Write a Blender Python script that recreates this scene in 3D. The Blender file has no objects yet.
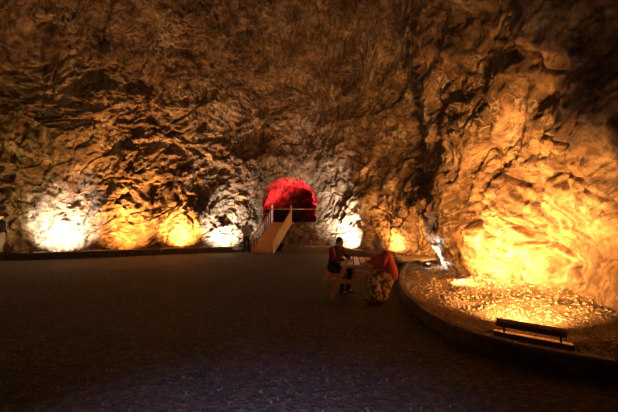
import bpy, bmesh, math, random
import numpy as np
from mathutils import Vector, Matrix, Euler

random.seed(7)
SC = bpy.context.scene
COL = SC.collection
R = math.radians

# ------------------------------------------------------------------ basics
def link(name, me, mat=None, parent=None, smooth=False):
    o = bpy.data.objects.new(name, me)
    COL.objects.link(o)
    if mat is not None:
        me.materials.append(mat)
    if parent is not None:
        o.parent = parent
    if smooth:
        me.polygons.foreach_set('use_smooth', [True] * len(me.polygons))
    return o

def obj(name, bm, mat, parent=None, smooth=False):
    me = bpy.data.meshes.new(name)
    bm.normal_update()
    bm.to_mesh(me); bm.free()
    return link(name, me, mat, parent, smooth)

def thing(name, label, cat, loc=(0, 0, 0), rotz=0, group=None):
    o = bpy.data.objects.new(name, None); COL.objects.link(o)
    o.empty_display_size = 0.1
    o.location = loc; o.rotation_euler = (0, 0, rotz)
    tag(o, label, cat, group)
    return o

def tag(o, label=None, cat=None, group=None, kind=None):
    if label: o['label'] = label
    if cat: o['category'] = cat
    if group: o['group'] = group
    if kind: o['kind'] = kind
    return o

def dup(root, loc, rotz, label=None):
    r = root.copy(); COL.objects.link(r); r.location = loc; r.rotation_euler = (0, 0, rotz)
    if label: r['label'] = label
    for ch in list(root.children):
        c = ch.copy(); COL.objects.link(c); c.parent = r
        for g in ch.children:
            d = g.copy(); COL.objects.link(d); d.parent = c
    return r

def box(bm, c, s, rot=None, bev=0.0):
    """box centred at c with full sizes s, optional Euler rotation"""
    m = Matrix.Translation(Vector(c))
    if rot is not None:
        m = m @ (rot if isinstance(rot, Matrix) else Euler(rot).to_matrix().to_4x4())
    r = bmesh.ops.create_cube(bm, size=1.0, matrix=m @ Matrix.Diagonal((s[0], s[1], s[2], 1)))
    if bev > 0:
        es = list({e for v in r['verts'] for e in v.link_edges})
        bmesh.ops.bevel(bm, geom=es, offset=bev, segments=2, affect='EDGES', profile=0.6)

def beam(bm, a, b, w, h, bev=0.004):
    """square timber from a to b; w across, h in the plane of z"""
    a = Vector(a); b = Vector(b); d = b - a
    q = d.to_track_quat('Y', 'Z').to_matrix().to_4x4()
    box(bm, (a + b) / 2, (w, d.length, h), rot=q, bev=bev)

def rod(bm, a, b, r, n=12):
    a = Vector(a); b = Vector(b); d = b - a
    m = Matrix.Translation((a + b) / 2) @ d.to_track_quat('Z', 'Y').to_matrix().to_4x4()
    bmesh.ops.create_cone(bm, cap_ends=True, segments=n, radius1=r, radius2=r, depth=d.length, matrix=m)

# ------------------------------------------------------------------ numpy noise
_rng = np.random.RandomState(11)
_P = np.arange(256); _rng.shuffle(_P); _P = np.concatenate([_P, _P, _P])
_G = _rng.normal(size=(256, 3)); _G /= np.linalg.norm(_G, axis=1)[:, None]

def pn(p):
    """gradient noise, p (n,3) -> (n,) about -1..1"""
    i = np.floor(p).astype(np.int64); f = p - i
    i &= 255
    u = f * f * f * (f * (f * 6 - 15) + 10)
    out = 0
    for dx in (0, 1):
        wx = u[:, 0] if dx else 1 - u[:, 0]
        for dy in (0, 1):
            wy = u[:, 1] if dy else 1 - u[:, 1]
            for dz in (0, 1):
                wz = u[:, 2] if dz else 1 - u[:, 2]
                h = _P[_P[_P[i[:, 0] + dx] + i[:, 1] + dy] + i[:, 2] + dz]
                g = _G[h]
                out = out + wx * wy * wz * (g[:, 0] * (f[:, 0] - dx) + g[:, 1] * (f[:, 1] - dy) + g[:, 2] * (f[:, 2] - dz))
    return out * 1.5

def fbm(p, o=3, off=0.0):
    s = 0; a = 1.0; t = 0
    for k in range(o):
        s = s + a * pn(p * 2.03 ** k + off + 17.3 * k); t += a; a *= 0.5
    return s / t

def ridged(p, o=3, off=0.0):
    s = 0; a = 1.0; t = 0
    for k in range(o):
        s = s + a * (1 - 2 * np.abs(pn(p * 2.1 ** k + off + 9.1 * k))); t += a; a *= 0.5
    return s / t

def rock_disp(p, strength=1.0):
    """signed rock relief at world points p"""
    w = np.stack([fbm(p * 0.33, 2, 3.1), fbm(p * 0.33, 2, 41.7), fbm(p * 0.33, 2, 77.7)], 1)
    q = p + 0.9 * w
    # strata frame: long axis rises towards +x, as the beds do in the photo
    e1 = np.array([0.66, 0.25, 0.70]); e1 /= np.linalg.norm(e1)
    e2 = np.cross(e1, [0.0, 1.0, 0.0]); e2 /= np.linalg.norm(e2); e3 = np.cross(e1, e2)
    st_ = np.stack([q @ e1 * 0.28, q @ e2, q @ e3 * 0.8], 1)
    d = 0.70 * fbm(p * 0.16, 2, 5.5)
    d = d + 0.20 * ridged(q * 0.42, 2, 2.2)
    d = d + 0.17 * ridged(st_ * 0.9, 3, 14.0)
    d = d + 0.10 * ridged(st_ * 2.6, 3, 24.0)
    ph = (q @ np.array([0.9, 0.35, 1.5])) * 3.2 + 4.5 * fbm(q * 0.35, 2, 13.0)
    amp = 0.5 + 0.5 * fbm(p * 0.3, 1, 60.0)
    d = d + 0.03 * np.sin(ph) * amp
    d = d + 0.09 * ridged(q * 1.6, 3, 31.0)
    b = pn(st_ * np.array([1.6, 0.8, 0.8]) + 90.0)
    d = d + 0.13 * np.tanh(12 * b)
    c = pn(q * 1.9 + 120.0)
    d = d + 0.045 * np.tanh(12 * c)
    c = pn(q * 4.3 + 150.0)
    d = d + 0.022 * np.tanh(10 * c)
    cr = np.abs(pn(st_ * np.array([1.5, .9, .9]) + 200.0))
    d = d - 0.16 * np.exp(-(cr / 0.02) ** 2)
    cr2 = np.abs(pn(q * np.array([1.5, 1.5, 1.9]) + 250.0))
    d = d - 0.06 * np.exp(-(cr2 / 0.03) ** 2)
    d = d + 0.06 * fbm(q * 4.2, 3, 71.0)
    return d * strength

# ------------------------------------------------------------------ materials
def nodes(name):
    m = bpy.data.materials.new(name); m.use_nodes = True
    nt = m.node_tree; b = nt.nodes['Principled BSDF']
    return m, nt, b

def simple(name, col, rough=0.6, metal=0.0, var=0.15, scale=30.0, bump=0.0, stretch=None):
    m, nt, b = nodes(name)
    N, L = nt.nodes, nt.links
    tc = N.new('ShaderNodeTexCoord')
    src = tc.outputs['Object']
    if stretch:
        mp = N.new('ShaderNodeMapping'); mp.inputs['Scale'].default_value = stretch
        L.new(src, mp.inputs['Vector']); src = mp.outputs['Vector']
    nz = N.new('ShaderNodeTexNoise'); nz.inputs['Scale'].default_value = scale; nz.inputs['Detail'].default_value = 4
    L.new(src, nz.inputs['Vector'])
    cr = N.new('ShaderNodeValToRGB')
    cr.color_ramp.elements[0].position = 0.3; cr.color_ramp.elements[1].position = 0.7
    cr.color_ramp.elements[0].color = tuple(c * (1 - var) for c in col) + (1,)
    cr.color_ramp.elements[1].color = tuple(min(1, c * (1 + var)) for c in col) + (1,)
    L.new(nz.outputs['Fac'], cr.inputs['Fac']); L.new(cr.outputs['Color'], b.inputs['Base Color'])
    b.inputs['Roughness'].default_value = rough; b.inputs['Metallic'].default_value = metal
    if bump:
        bp = N.new('ShaderNodeBump'); bp.inputs['Strength'].default_value = bump; bp.inputs['Distance'].default_value = 0.01
        L.new(nz.outputs['Fac'], bp.inputs['Height']); L.new(bp.outputs['Normal'], b.inputs['Normal'])
    return m

def rock_material(name, dark, mid, light, vein):
    m, nt, b = nodes(name)
    N, L = nt.nodes, nt.links
    tc = N.new('ShaderNodeTexCoord')
    # warp
    wn = N.new('ShaderNodeTexNoise'); wn.inputs['Scale'].default_value = 0.35; wn.inputs['Detail'].default_value = 3
    L.new(tc.outputs['Object'], wn.inputs['Vector'])
    sub = N.new('ShaderNodeVectorMath'); sub.operation = 'SUBTRACT'; sub.inputs[1].default_value = (.5, .5, .5)
    L.new(wn.outputs['Color'], sub.inputs[0])
    sc = N.new('ShaderNodeVectorMath'); sc.operation = 'SCALE'; sc.inputs['Scale'].default_value = 2.6
    L.new(sub.outputs[0], sc.inputs[0])
    ad = N.new('ShaderNodeVectorMath'); ad.operation = 'ADD'
    L.new(tc.outputs['Object'], ad.inputs[0]); L.new(sc.outputs[0], ad.inputs[1])
    def noise(scale, detail, src=ad.outputs[0], rough=0.6, stretch=None):
        if stretch:
            mp = N.new('ShaderNodeMapping'); mp.inputs['Scale'].default_value = stretch
            L.new(src, mp.inputs['Vector']); src = mp.outputs['Vector']
        n = N.new('ShaderNodeTexNoise'); n.inputs['Scale'].default_value = scale
        n.inputs['Detail'].default_value = detail; n.inputs['Roughness'].default_value = rough
        L.new(src, n.inputs['Vector']); return n.outputs['Fac']
    def ramp(src, stops):
        r = N.new('ShaderNodeValToRGB')
        while len(r.color_ramp.elements) < len(stops): r.color_ramp.elements.new(0.5)
        for e, (p, c) in zip(r.color_ramp.elements, stops):
            e.position = p; e.color = tuple(c) + (1,) if len(c) == 3 else c
        L.new(src, r.inputs['Fac']); return r.outputs['Color']
    def mix(a, b_, f, mode='MIX'):
        mx = N.new('ShaderNodeMix'); mx.data_type = 'RGBA'; mx.blend_type = mode
        if isinstance(f, float): mx.inputs[0].default_value = f
        else: L.new(f, mx.inputs[0])
        L.new(a, mx.inputs[6]); L.new(b_, mx.inputs[7]); return mx.outputs[2]
    mp0 = N.new('ShaderNodeMapping'); mp0.inputs['Rotation'].default_value = (0.15, R(46), 0.25)
    L.new(ad.outputs[0], mp0.inputs['Vector'])
    strat = mp0.outputs['Vector']
    big = ramp(noise(0.8, 9, rough=0.66), [(0.33, dark), (0.5, mid), (0.68, light)])
    bands = ramp(noise(2.3, 8, strat, 0.68, (0.22, .8, 1.0)), [(0.34, (.38, .34, .30)), (0.50, (.85, .83, .80)), (0.66, (1.35, 1.3, 1.2))])
    c = mix(big, bands, 0.75, 'MULTIPLY')
    fine = ramp(noise(5.0, 9, rough=0.72), [(0.36, (.35, .31, .28)), (0.50, (.9, .88, .85)), (0.68, (1.3, 1.3, 1.28))])
    c = mix(c, fine, 0.75, 'MULTIPLY')
    tiny = ramp(noise(16.0, 8, tc.outputs['Object'], 0.75), [(0.36, (.42, .38, .34)), (0.50, (.95, .93, .9)), (0.66, (1.3, 1.28, 1.25))])
    c = mix(c, tiny, 0.7, 'MULTIPLY')
    # fold lines: thin dark contours of a warped field
    fl = noise(0.42, 3, ad.outputs[0], 0.55)
    fm = N.new('ShaderNodeMath'); fm.operation = 'MULTIPLY'; fm.inputs[1].default_value = 95.0; L.new(fl, fm.inputs[0])
    fs_ = N.new('ShaderNodeMath'); fs_.operation = 'SINE'; L.new(fm.outputs[0], fs_.inputs[0])
    fold = N.new('ShaderNodeMapRange'); fold.inputs['From Min'].default_value = -1; fold.inputs['From Max'].default_value = 1
    L.new(fs_.outputs[0], fold.inputs['Value'])
    fcol = ramp(fold.outputs[0], [(0.05, (.42, .37, .33)), (0.35, (.95, .95, .95)), (0.9, (1.15, 1.15, 1.12))])
    fsel = ramp(noise(0.6, 4, tc.outputs['Object']), [(0.42, (.1, .1, .1)), (0.58, (.85, .85, .85))])
    c = mix(c, fcol, fsel, 'MULTIPLY')
    ck = noise(1.1, 5, strat, 0.6, (.4, 1, 1))
    cs_ = N.new('ShaderNodeMath'); cs_.operation = 'SUBTRACT'; cs_.inputs[1].default_value = 0.5; L.new(ck, cs_.inputs[0])
    ca_ = N.new('ShaderNodeMath'); ca_.operation = 'ABSOLUTE'; L.new(cs_.outputs[0], ca_.inputs[0])
    ccol = ramp(ca_.outputs[0], [(0.0, (.15, .11, .09)), (0.018, (1, 1, 1))])
    c = mix(c, ccol, 0.85, 'MULTIPLY')
    vn = noise(0.9, 7, rough=0.55)
    vabs = N.new('ShaderNodeMath'); vabs.operation = 'SUBTRACT'; vabs.inputs[1].default_value = 0.5; L.new(vn, vabs.inputs[0])
    va = N.new('ShaderNodeMath'); va.operation = 'ABSOLUTE'; L.new(vabs.outputs[0], va.inputs[0])
    vm = N.new('ShaderNodeMapRange'); vm.inputs['From Min'].default_value = 0.0; vm.inputs['From Max'].default_value = 0.012
    vm.inputs['To Min'].default_value = 0.75; vm.inputs['To Max'].default_value = 0.0
    L.new(va.outputs[0], vm.inputs['Value'])
    vc = N.new('ShaderNodeRGB'); vc.outputs[0].default_value = tuple(vein) + (1,)
    vmask = N.new('ShaderNodeMath'); vmask.operation = 'MULTIPLY'; L.new(vm.outputs[0], vmask.inputs[0])
    vsel = ramp(noise(0.4, 2, tc.outputs['Object']), [(0.45, (0, 0, 0)), (0.6, (1, 1, 1))])
    L.new(vsel, vmask.inputs[1])
    c = mix(c, vc.outputs[0], vmask.outputs[0])
    L.new(c, b.inputs['Base Color'])
    b.inputs['Roughness'].default_value = 0.62
    b.inputs['Specular IOR Level'].default_value = 0.45
    # bump
    n1 = noise(3.4, 10, strat, 0.7, (.45, 1, 1)); n2 = noise(11.0, 7, tc.outputs['Object'], 0.72)
    bp = N.new('ShaderNodeBump'); bp.inputs['Strength'].default_value = 0.9; bp.inputs['Distance'].default_value = 0.20
    L.new(n1, bp.inputs['Height'])
    bp2 = N.new('ShaderNodeBump'); bp2.inputs['Strength'].default_value = 0.9; bp2.inputs['Distance'].default_value = 0.07
    L.new(n2, bp2.inputs['Height']); L.new(bp.outputs['Normal'], bp2.inputs['Normal'])
    bp3 = N.new('ShaderNodeBump'); bp3.inputs['Strength'].default_value = 0.55; bp3.inputs['Distance'].default_value = 0.05
    L.new(fold.outputs[0], bp3.inputs['Height']); L.new(bp2.outputs['Normal'], bp3.inputs['Normal'])
    L.new(bp3.outputs['Normal'], b.inputs['Normal'])
    return m

def ground_material(name, c0, c1, c2, scale, bump, dist):
    m, nt, b = nodes(name)
    N, L = nt.nodes, nt.links
    tc = N.new('ShaderNodeTexCoord')
    n1 = N.new('ShaderNodeTexNoise'); n1.inputs['Scale'].default_value = scale; n1.inputs['Detail'].default_value = 8; n1.inputs['Roughness'].default_value = 0.75
    n2 = N.new('ShaderNodeTexNoise'); n2.inputs['Scale'].default_value = 0.7; n2.inputs['Detail'].default_value = 5
    vo = N.new('ShaderNodeTexVoronoi'); vo.inputs['Scale'].default_value = scale * 2.2
    for n in (n1, n2, vo): L.new(tc.outputs['Object'], n.inputs['Vector'])
    r = N.new('ShaderNodeValToRGB'); r.color_ramp.elements.new(0.5)
    for e, (p, c) in zip(r.color_ramp.elements, ((0.3, c0), (0.5, c1), (0.75, c2))):
        e.position = p; e.color = tuple(c) + (1,)
    L.new(n1.outputs['Fac'], r.inputs['Fac'])
    r2 = N.new('ShaderNodeValToRGB')
    r2.color_ramp.elements[0].position = .3; r2.color_ramp.elements[0].color = (.6, .58, .56, 1)
    r2.color_ramp.elements[1].position = .7; r2.color_ramp.elements[1].color = (1.2, 1.18, 1.15, 1)
    L.new(n2.outputs['Fac'], r2.inputs['Fac'])
    mx = N.new('ShaderNodeMix'); mx.data_type = 'RGBA'; mx.blend_type = 'MULTIPLY'; mx.inputs[0].default_value = 0.8
    L.new(r.outputs['Color'], mx.inputs[6]); L.new(r2.outputs['Color'], mx.inputs[7])
    L.new(mx.outputs[2], b.inputs['Base Color'])
    b.inputs['Roughness'].default_value = 0.85
    ad = N.new('ShaderNodeMath'); ad.operation = 'ADD'
    L.new(n1.outputs['Fac'], ad.inputs[0]); L.new(vo.outputs['Distance'], ad.inputs[1])
    bp = N.new('ShaderNodeBump'); bp.inputs['Strength'].default_value = bump; bp.inputs['Distance'].default_value = dist
    L.new(ad.outputs[0], bp.inputs['Height']); L.new(bp.outputs['Normal'], b.inputs['Normal'])
    return m

def glow(name, col, strength):
    m, nt, b = nodes(name)
    b.inputs['Base Color'].default_value = (.8, .8, .8, 1)
    b.inputs['Emission Color'].default_value = tuple(col) + (1,)
    b.inputs['Emission Strength'].default_value = strength
    return m

M_ROCK = rock_material('salt_rock', (.095, .052, .03), (.28, .17, .095), (.55, .41, .28), (.62, .52, .40))
M_FLOOR = ground_material('rolled_grit', (.025, .019, .015), (.07, .056, .046), (.20, .175, .155), 11.0, 1.0, 0.05)
M_BED = ground_material('gravel_ground', (.14, .09, .06), (.30, .21, .14), (.5, .38, .28), 22.0, 1.0, 0.03)
M_STONE = simple('gravel_stone', (.36, .27, .19), 0.8, 0, .5, 6.0)
M_GRIT = simple('dark_grit', (.15, .13, .11), 0.85, 0, .4, 6.0)
M_KERB = simple('kerb_concrete', (.15, .115, .08), 0.85, 0, .3, 9.0, 0.5)
M_WOOD = simple('stair_timber', (.55, .33, .15), 0.55, 0, .3, 6.0, 0.2, (1, 1, 9))
M_TWOOD = simple('table_timber', (.68, .32, .12), 0.5, 0, .35, 9.0, 0.2, (6, 1, 6))
M_TOPWOOD = simple('highlit_top_timber', (.70, .52, .38), 0.3, 0, .25, 9.0, 0.2, (6, 1, 6))  # paler than the table timber: slat highlights put into the colour
M_METAL = simple('rail_metal', (.62, .56, .48), 0.4, .6, .1)
M_BLACK = simple('lamp_housing', (.035, .032, .03), 0.45, .3, .2)
M_BROWNMETAL = simple('bronze_housing', (.26, .17, .10), 0.4, .5, .2)
M_PANEL = simple('dark_panel', (.006, .005, .010), 1.0, 0, .2)
M_SKIN = simple('skin', (.55, .33, .23), 0.5, 0, .08)
M_HAIR = simple('dark_hair', (.025, .018, .014), 0.5, 0, .2, 60, .3)
M_NAVY = simple('navy_jacket_cloth', (.03, .032, .05), 0.85, 0, .2, 40, .4)
M_MAROON = simple('maroon_sleeve_cloth', (.22, .025, .04), 0.85, 0, .2, 40, .4)
M_RED = simple('red_cardigan_knit', (.55, .085, .035), 0.9, 0, .25, 50, .6)
M_SCARF = simple('beige_scarf_cloth', (.80, .58, .48), 0.85, 0, .15, 25, .4)
M_GREYSHIRT = simple('grey_shirt_cloth', (.36, .27, .27), 0.85, 0, .12, 30, .4)
M_BLACKCLOTH = simple('black_trouser_cloth', (.02, .018, .018), 0.85, 0, .2, 30, .4)
M_PALECLOTH = simple('pale_trouser_cloth', (.62, .60, .54), 0.85, 0, .1, 30, .4)
M_SHOE = simple('shoe_leather', (.03, .022, .018), 0.4, 0, .2)
M_SHIRTW = simple('pale_shirt_cloth', (.45, .40, .36), .85, 0, .1, 30, .2)

def floral():
    m, nt, b = nodes('flowered_skirt_cloth')
    N, L = nt.nodes, nt.links
    tc = N.new('ShaderNodeTexCoord')
    vo = N.new('ShaderNodeTexVoronoi'); vo.inputs['Scale'].default_value = 14
    wn = N.new('ShaderNodeTexNoise'); wn.inputs['Scale'].default_value = 18; wn.inputs['Detail'].default_value = 3
    L.new(tc.outputs['Object'], vo.inputs['Vector']); L.new(tc.outputs['Object'], wn.inputs['Vector'])
    ad = N.new('ShaderNodeMath'); ad.operation = 'MULTIPLY_ADD'; ad.inputs[1].default_value = .5
    L.new(wn.outputs['Fac'], ad.inputs[0]); L.new(vo.outputs['Distance'], ad.inputs[2])
    r = N.new('ShaderNodeValToRGB'); r.color_ramp.interpolation = 'EASE'; r.color_ramp.elements.new(.5)
    for e, (p, c) in zip(r.color_ramp.elements, ((.52, (.92, .70, .40)), (.74, (.75, .46, .2)), (.95, (.22, .11, .05)))):
        e.position = p; e.color = c + (1,)
    L.new(ad.outputs[0], r.inputs['Fac']); L.new(r.outputs['Color'], b.inputs['Base Color'])
    b.inputs['Roughness'].default_value = .85
    return m
M_FLORAL = floral()

# ------------------------------------------------------------------ camera
CAMZ = 1.6; FPX = 290.0
cam_d = bpy.data.cameras.new('camera'); cam = bpy.data.objects.new('camera', cam_d); COL.objects.link(cam)
cam_d.sensor_width = 36.0; cam_d.lens = 36.0 * FPX / 618.0
cam_d.clip_start = 0.05; cam_d.clip_end = 200
TILT = math.atan2(18, FPX)
cam.location = (0, 0, CAMZ); cam.rotation_euler = (math.pi / 2 + TILT, 0, 0)
SC.camera = cam

# ------------------------------------------------------------------ cave plan
BASE = np.array([
    (-16.5, 4.0), (-16.2, 9.5), (-14.6, 13.6), (-11.6, 15.2), (-8.6, 16.5), (-5.2, 17.9), (-3.2, 18.5), (-1.2, 18.7), (0.7, 18.4),
    (2.4, 17.0), (3.9, 14.8), (5.2, 12.9), (5.6, 11.6), (4.75, 10.0), (4.45, 8.6), (4.5, 7.4), (4.75, 6.3), (4.8, 5.2), (4.6, 4.2),
    (4.9, 3.1), (6.0, 1.2), (8.0, -2.5), (7.0, -8.0), (1.0, -11.0), (-7.0, -10.0), (-13.0, -5.0)], float)

def closed_spline(P, n_per):
    """Catmull-Rom through closed polygon; n_per[i] samples on segment i"""
    out = []; K = len(P)
    for i in range(K):
        p0, p1, p2, p3 = P[i - 1], P[i], P[(i + 1) % K], P[(i + 2) % K]
        for t in np.arange(n_per[i]) / n_per[i]:
            out.append(0.5 * ((2 * p1) + (-p0 + p2) * t + (2 * p0 - 5 * p1 + 4 * p2 - p3) * t * t + (-p0 + 3 * p1 - 3 * p2 + p3) * t ** 3))
    return np.array(out)

seg = []
for i in range(len(BASE)):
    a, b_ = BASE[i], BASE[(i + 1) % len(BASE)]
    Ls = np.linalg.norm(b_ - a)
    vis = 1 <= i <= 19
    # sample finer where nearer the camera
    dist = max(3.0, np.linalg.norm((a + b_) / 2))
    step = 0.0030 * dist if vis else 0.35
    seg.append(max(3, int(Ls / step)))
UB = closed_spline(BASE, seg)
NU = len(UB)
starts = np.concatenate([[0], np.cumsum(seg)])
APEX = np.array((-3.0, 6.0)); HTOP = 12.5
NV = 430
# rows: z spacing denser low down
tv = np.linspace(0, 1, NV) ** 1.25 * 0.985
ang = tv * math.pi / 2
hf = np.cos(ang) ** 0.62
zf = HTOP * np.sin(ang) ** 1.0 - 0.35
# build points
PX = APEX[0] + (UB[:, 0] - APEX[0])[:, None] * hf[None, :]
PY = APEX[1] + (UB[:, 1] - APEX[1])[:, None] * hf[None, :]
PZ = np.repeat(zf[None, :], NU, 0)
P = np.stack([PX, PY, PZ], 2)

def smooth01(x): x = np.clip(x, 0, 1); return x * x * (3 - 2 * x)
# buttresses and hollows on the undisplaced shell (world-space features)
def bump_at(c, r, amt, zs=1.0):
    d = np.sqrt((PX - c[0]) ** 2 + (PY - c[1]) ** 2 + ((PZ - c[2]) * zs) ** 2) / r
    return amt * np.exp(-d * d * 2.0)
inward = np.stack([APEX[0] - UB[:, 0], APEX[1] - UB[:, 1]], 1)
# true plan normal of the base line, pointing inwards
tan = np.roll(UB, -1, 0) - np.roll(UB, 1, 0)
nrm = np.stack([tan[:, 1], -tan[:, 0]], 1); nrm /= np.linalg.norm(nrm, axis=1)[:, None]
flip = np.sign((nrm * inward).sum(1)); nrm *= flip[:, None]
up = smooth01((PZ - 5.0) / 6.0)
NX = nrm[:, 0][:, None] * (1 - up); NY = nrm[:, 1][:, None] * (1 - up); NZ = -up - 0.15 * (1 - up)
ln = np.sqrt(NX ** 2 + NY ** 2 + NZ ** 2); NX, NY, NZ = NX / ln, NY / ln, NZ / ln

D = rock_disp(P.reshape(-1, 3)).reshape(NU, NV)
# tame the relief near the floor line and round the tunnel mouth
low = 0.70 + 0.30 * smooth01(PZ / 2.5)
TC = np.array((-1.22, 18.5)); TW = 1.72; TF = 1.72; TS = 1.1      # tunnel centre, half width, floor z, spring height
mouth = np.exp(-(((PX - TC[0]) / 2.6) ** 4 + ((PZ - 3.0) / 2.4) ** 4)) * (PY > 15)
near = smooth01((np.sqrt(PX ** 2 + PY ** 2) - 4.0) / 7.0)
D = D * low * (1 - 0.85 * mouth) * (0.75 + 0.25 * near)
# features
D += bump_at((-11.6, 14.2, 1.2), 2.2, -1.25, 0.5)       # white buttress at the left
D += bump_at((-9.6, 16.2, 1.0), 0.9, -0.5, 0.6)
D += bump_at((-6.6, 17.3, 2.2), 1.0, 0.5, 0.8)
D += bump_at((-3.6, 18.3, 5.6), 1.6, 0.8, 1.0)         # brow above and left of the tunnel
D += bump_at((4.3, 8.9, 1.5), 0.9, 0.35, 0.4)          # rib beside the nook
D += bump_at((4.8, 5.8, 0.9), 1.1, -0.35, 0.8)
D += bump_at((4.6, 4.3, 2.6), 0.9, 0.25, 0.6)
D += bump_at((4.5, 3.75, 1.9), 0.38, 0.35, 0.22)
D += bump_at((4.45, 4.25, 1.9), 0.25, -0.35, 0.2)
P[:, :, 0] += D * NX; P[:, :, 1] += D * NY; P[:, :, 2] += D * NZ

# tunnel mouth mask
def arch_r(dx, dz):
    """<1 inside the arch"""
    up_ = np.maximum(dz - TS, 0) / 1.72
    return np.where((dz < 0), 9.0, np.sqrt((dx / TW) ** 2 + up_ ** 2))
wob = 0.10 * pn(np.stack([P[:, :, 0].ravel() * 1.4, P[:, :, 2].ravel() * 1.4, np.zeros(NU * NV)], 1)).reshape(NU, NV)
inside = (arch_r(P[:, :, 0] - TC[0], P[:, :, 2] - TF) + wob < 0.97) & (P[:, :, 1] > 15)

# faces
iu = np.arange(NU); iv = np.arange(NV - 1)
A, B = np.meshgrid(iu, iv, indexing='ij')
A2 = (A + 1) % NU
f = np.stack([A * NV + B, A2 * NV + B, A2 * NV + B + 1, A * NV + B + 1], 2).reshape(-1, 4)
keep = ~inside.reshape(-1)[f].any(1)
# orientation: normals must face the room
v = P.reshape(-1, 3)
k = f[(NU // 3) * (NV - 1) + 40]
nn = np.cross(v[k[1]] - v[k[0]], v[k[3]] - v[k[0]])
if np.dot(nn[:2], APEX - v[k[0]][:2]) < 0: f = f[:, ::-1]
# smooth vertex normals over the whole shell
fn = np.cross(v[f[:, 2]] - v[f[:, 0]], v[f[:, 3]] - v[f[:, 1]])
vn = np.zeros_like(v)
for c in range(4): 
    for ax in range(3): vn[:, ax] += np.bincount(f[:, c], weights=fn[:, ax], minlength=len(v))
vn /= np.linalg.norm(vn, axis=1)[:, None] + 1e-12

def shell(name, sel):
    ff = f[sel & keep]
    used, inv = np.unique(ff, return_inverse=True)
    inv = inv.reshape(ff.shape)
    me = bpy.data.meshes.new(name)
    me.vertices.add(len(used)); me.vertices.foreach_set('co', v[used].astype(np.float32).ravel())
    me.loops.add(len(ff) * 4); me.loops.foreach_set('vertex_index', inv.astype(np.int32).ravel())
    me.polygons.add(len(ff)); me.polygons.foreach_set('loop_start', np.arange(0, len(ff) * 4, 4, dtype=np.int32))
    me.polygons.foreach_set('loop_total', np.full(len(ff), 4, np.int32))
    me.update(calc_edges=True)
    me.polygons.foreach_set('use_smooth', np.ones(len(ff), bool))
    me.normals_split_custom_set_from_vertices(vn[used].tolist())
    o = link(name, me, M_ROCK); o['kind'] = 'structure'
    return o
col_id = np.repeat(iu, NV - 1); row_id = np.tile(iv, NU)
row_c = int(np.searchsorted(zf, 7.0))
is_top = row_id >= row_c
sL, sB, sR = starts[5], starts[11], starts[20]
shell('wall_left', (~is_top) & (col_id < sL))
shell('wall_back', (~is_top) & (col_id >= sL) & (col_id < sB))
shell('wall_right', (~is_top) & (col_id >= sB) & (col_id < sR))
shell('wall_rear', (~is_top) & (col_id >= sR))
ceil = shell('ceiling', is_top)

# tunnel behind the mouth
def tunnel():
    NA, ND = 150, 150
    s = np.linspace(0, 1, NA)
    prof = []
    for t in s:                       # from floor left, up, over, down to floor right
        if t < 0.22: prof.append((-1.0, t / 0.22 * TS))
        elif t > 0.78: prof.append((1.0, (1 - t) / 0.22 * TS))
        else:
            a = math.pi * (1 - (t - 0.22) / 0.56)
            prof.append((math.cos(a), TS + 1.72 * math.sin(a)))
    prof = np.array(prof)
    dep = np.linspace(0, 1, ND) ** 1.3 * 8.5
    pts = np.zeros((ND, NA, 3))
    for i, d in enumerate(dep):
        g = 1.08 + 0.05 * math.exp(-d)
        if d > 7.6: g *= max(0.02, 1 - ((d - 7.6) / 0.9) ** 2)
        bend = 0.035 * d * d
        pts[i, :, 0] = TC[0] + bend + prof[:, 0] * TW * g
        pts[i, :, 1] = TC[1] + d - 0.1
        pts[i, :, 2] = TF - 0.02 + prof[:, 1] * g
    pp = pts.reshape(-1, 3)
    cen = np.stack([np.full(len(pp), TC[0]) + 0.035 * (pp[:, 1] - TC[1]) ** 2, pp[:, 1], np.full(len(pp), TF + 1.0)], 1)
    n = cen - pp; n /= np.linalg.norm(n, axis=1)[:, None] + 1e-9
    fade = smooth01((pp[:, 1] - TC[1]) / 0.8)[:, None] * 0.9 + 0.1
    dd = (0.35 * ridged(pp * 0.8, 3, 5.0) + 0.16 * np.tanh(8 * pn(pp * 1.3 + 40)) + 0.05 * fbm(pp * 5, 2))[:, None]
    floor_fade = smooth01((pp[:, 2] - TF) / 0.5)[:, None]
    pp = pp + n * dd * fade * floor_fade
    me = bpy.data.meshes.new('wall_tunnel')
    faces = [(i * NA + j, (i + 1) * NA + j, (i + 1) * NA + j + 1, i * NA + j + 1) for i in range(ND - 1) for j in range(NA - 1)]
    me.from_pydata(pp.tolist(), [], faces); me.update()
    o = link('wall_tunnel', me, M_ROCK, smooth=True); o['kind'] = 'structure'
    bm = bmesh.new()
    vs = [bm.verts.new((TC[0] + x, TC[1] + y, TF)) for x, y in ((-1.62, -.12), (1.62, -.12), (2.2, 2), (3, 5), (4.5, 8.6), (-1.2, 8.6), (-1.9, 2))]
    bm.faces.new(vs)
    r = bmesh.ops.extrude_face_region(bm, geom=bm.faces[:])
    for q in r['geom']:
        if isinstance(q, bmesh.types.BMVert): q.co.z -= 0.12
    o = obj('floor_tunnel', bm, M_FLOOR); o['kind'] = 'structure'
tunnel()

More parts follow.
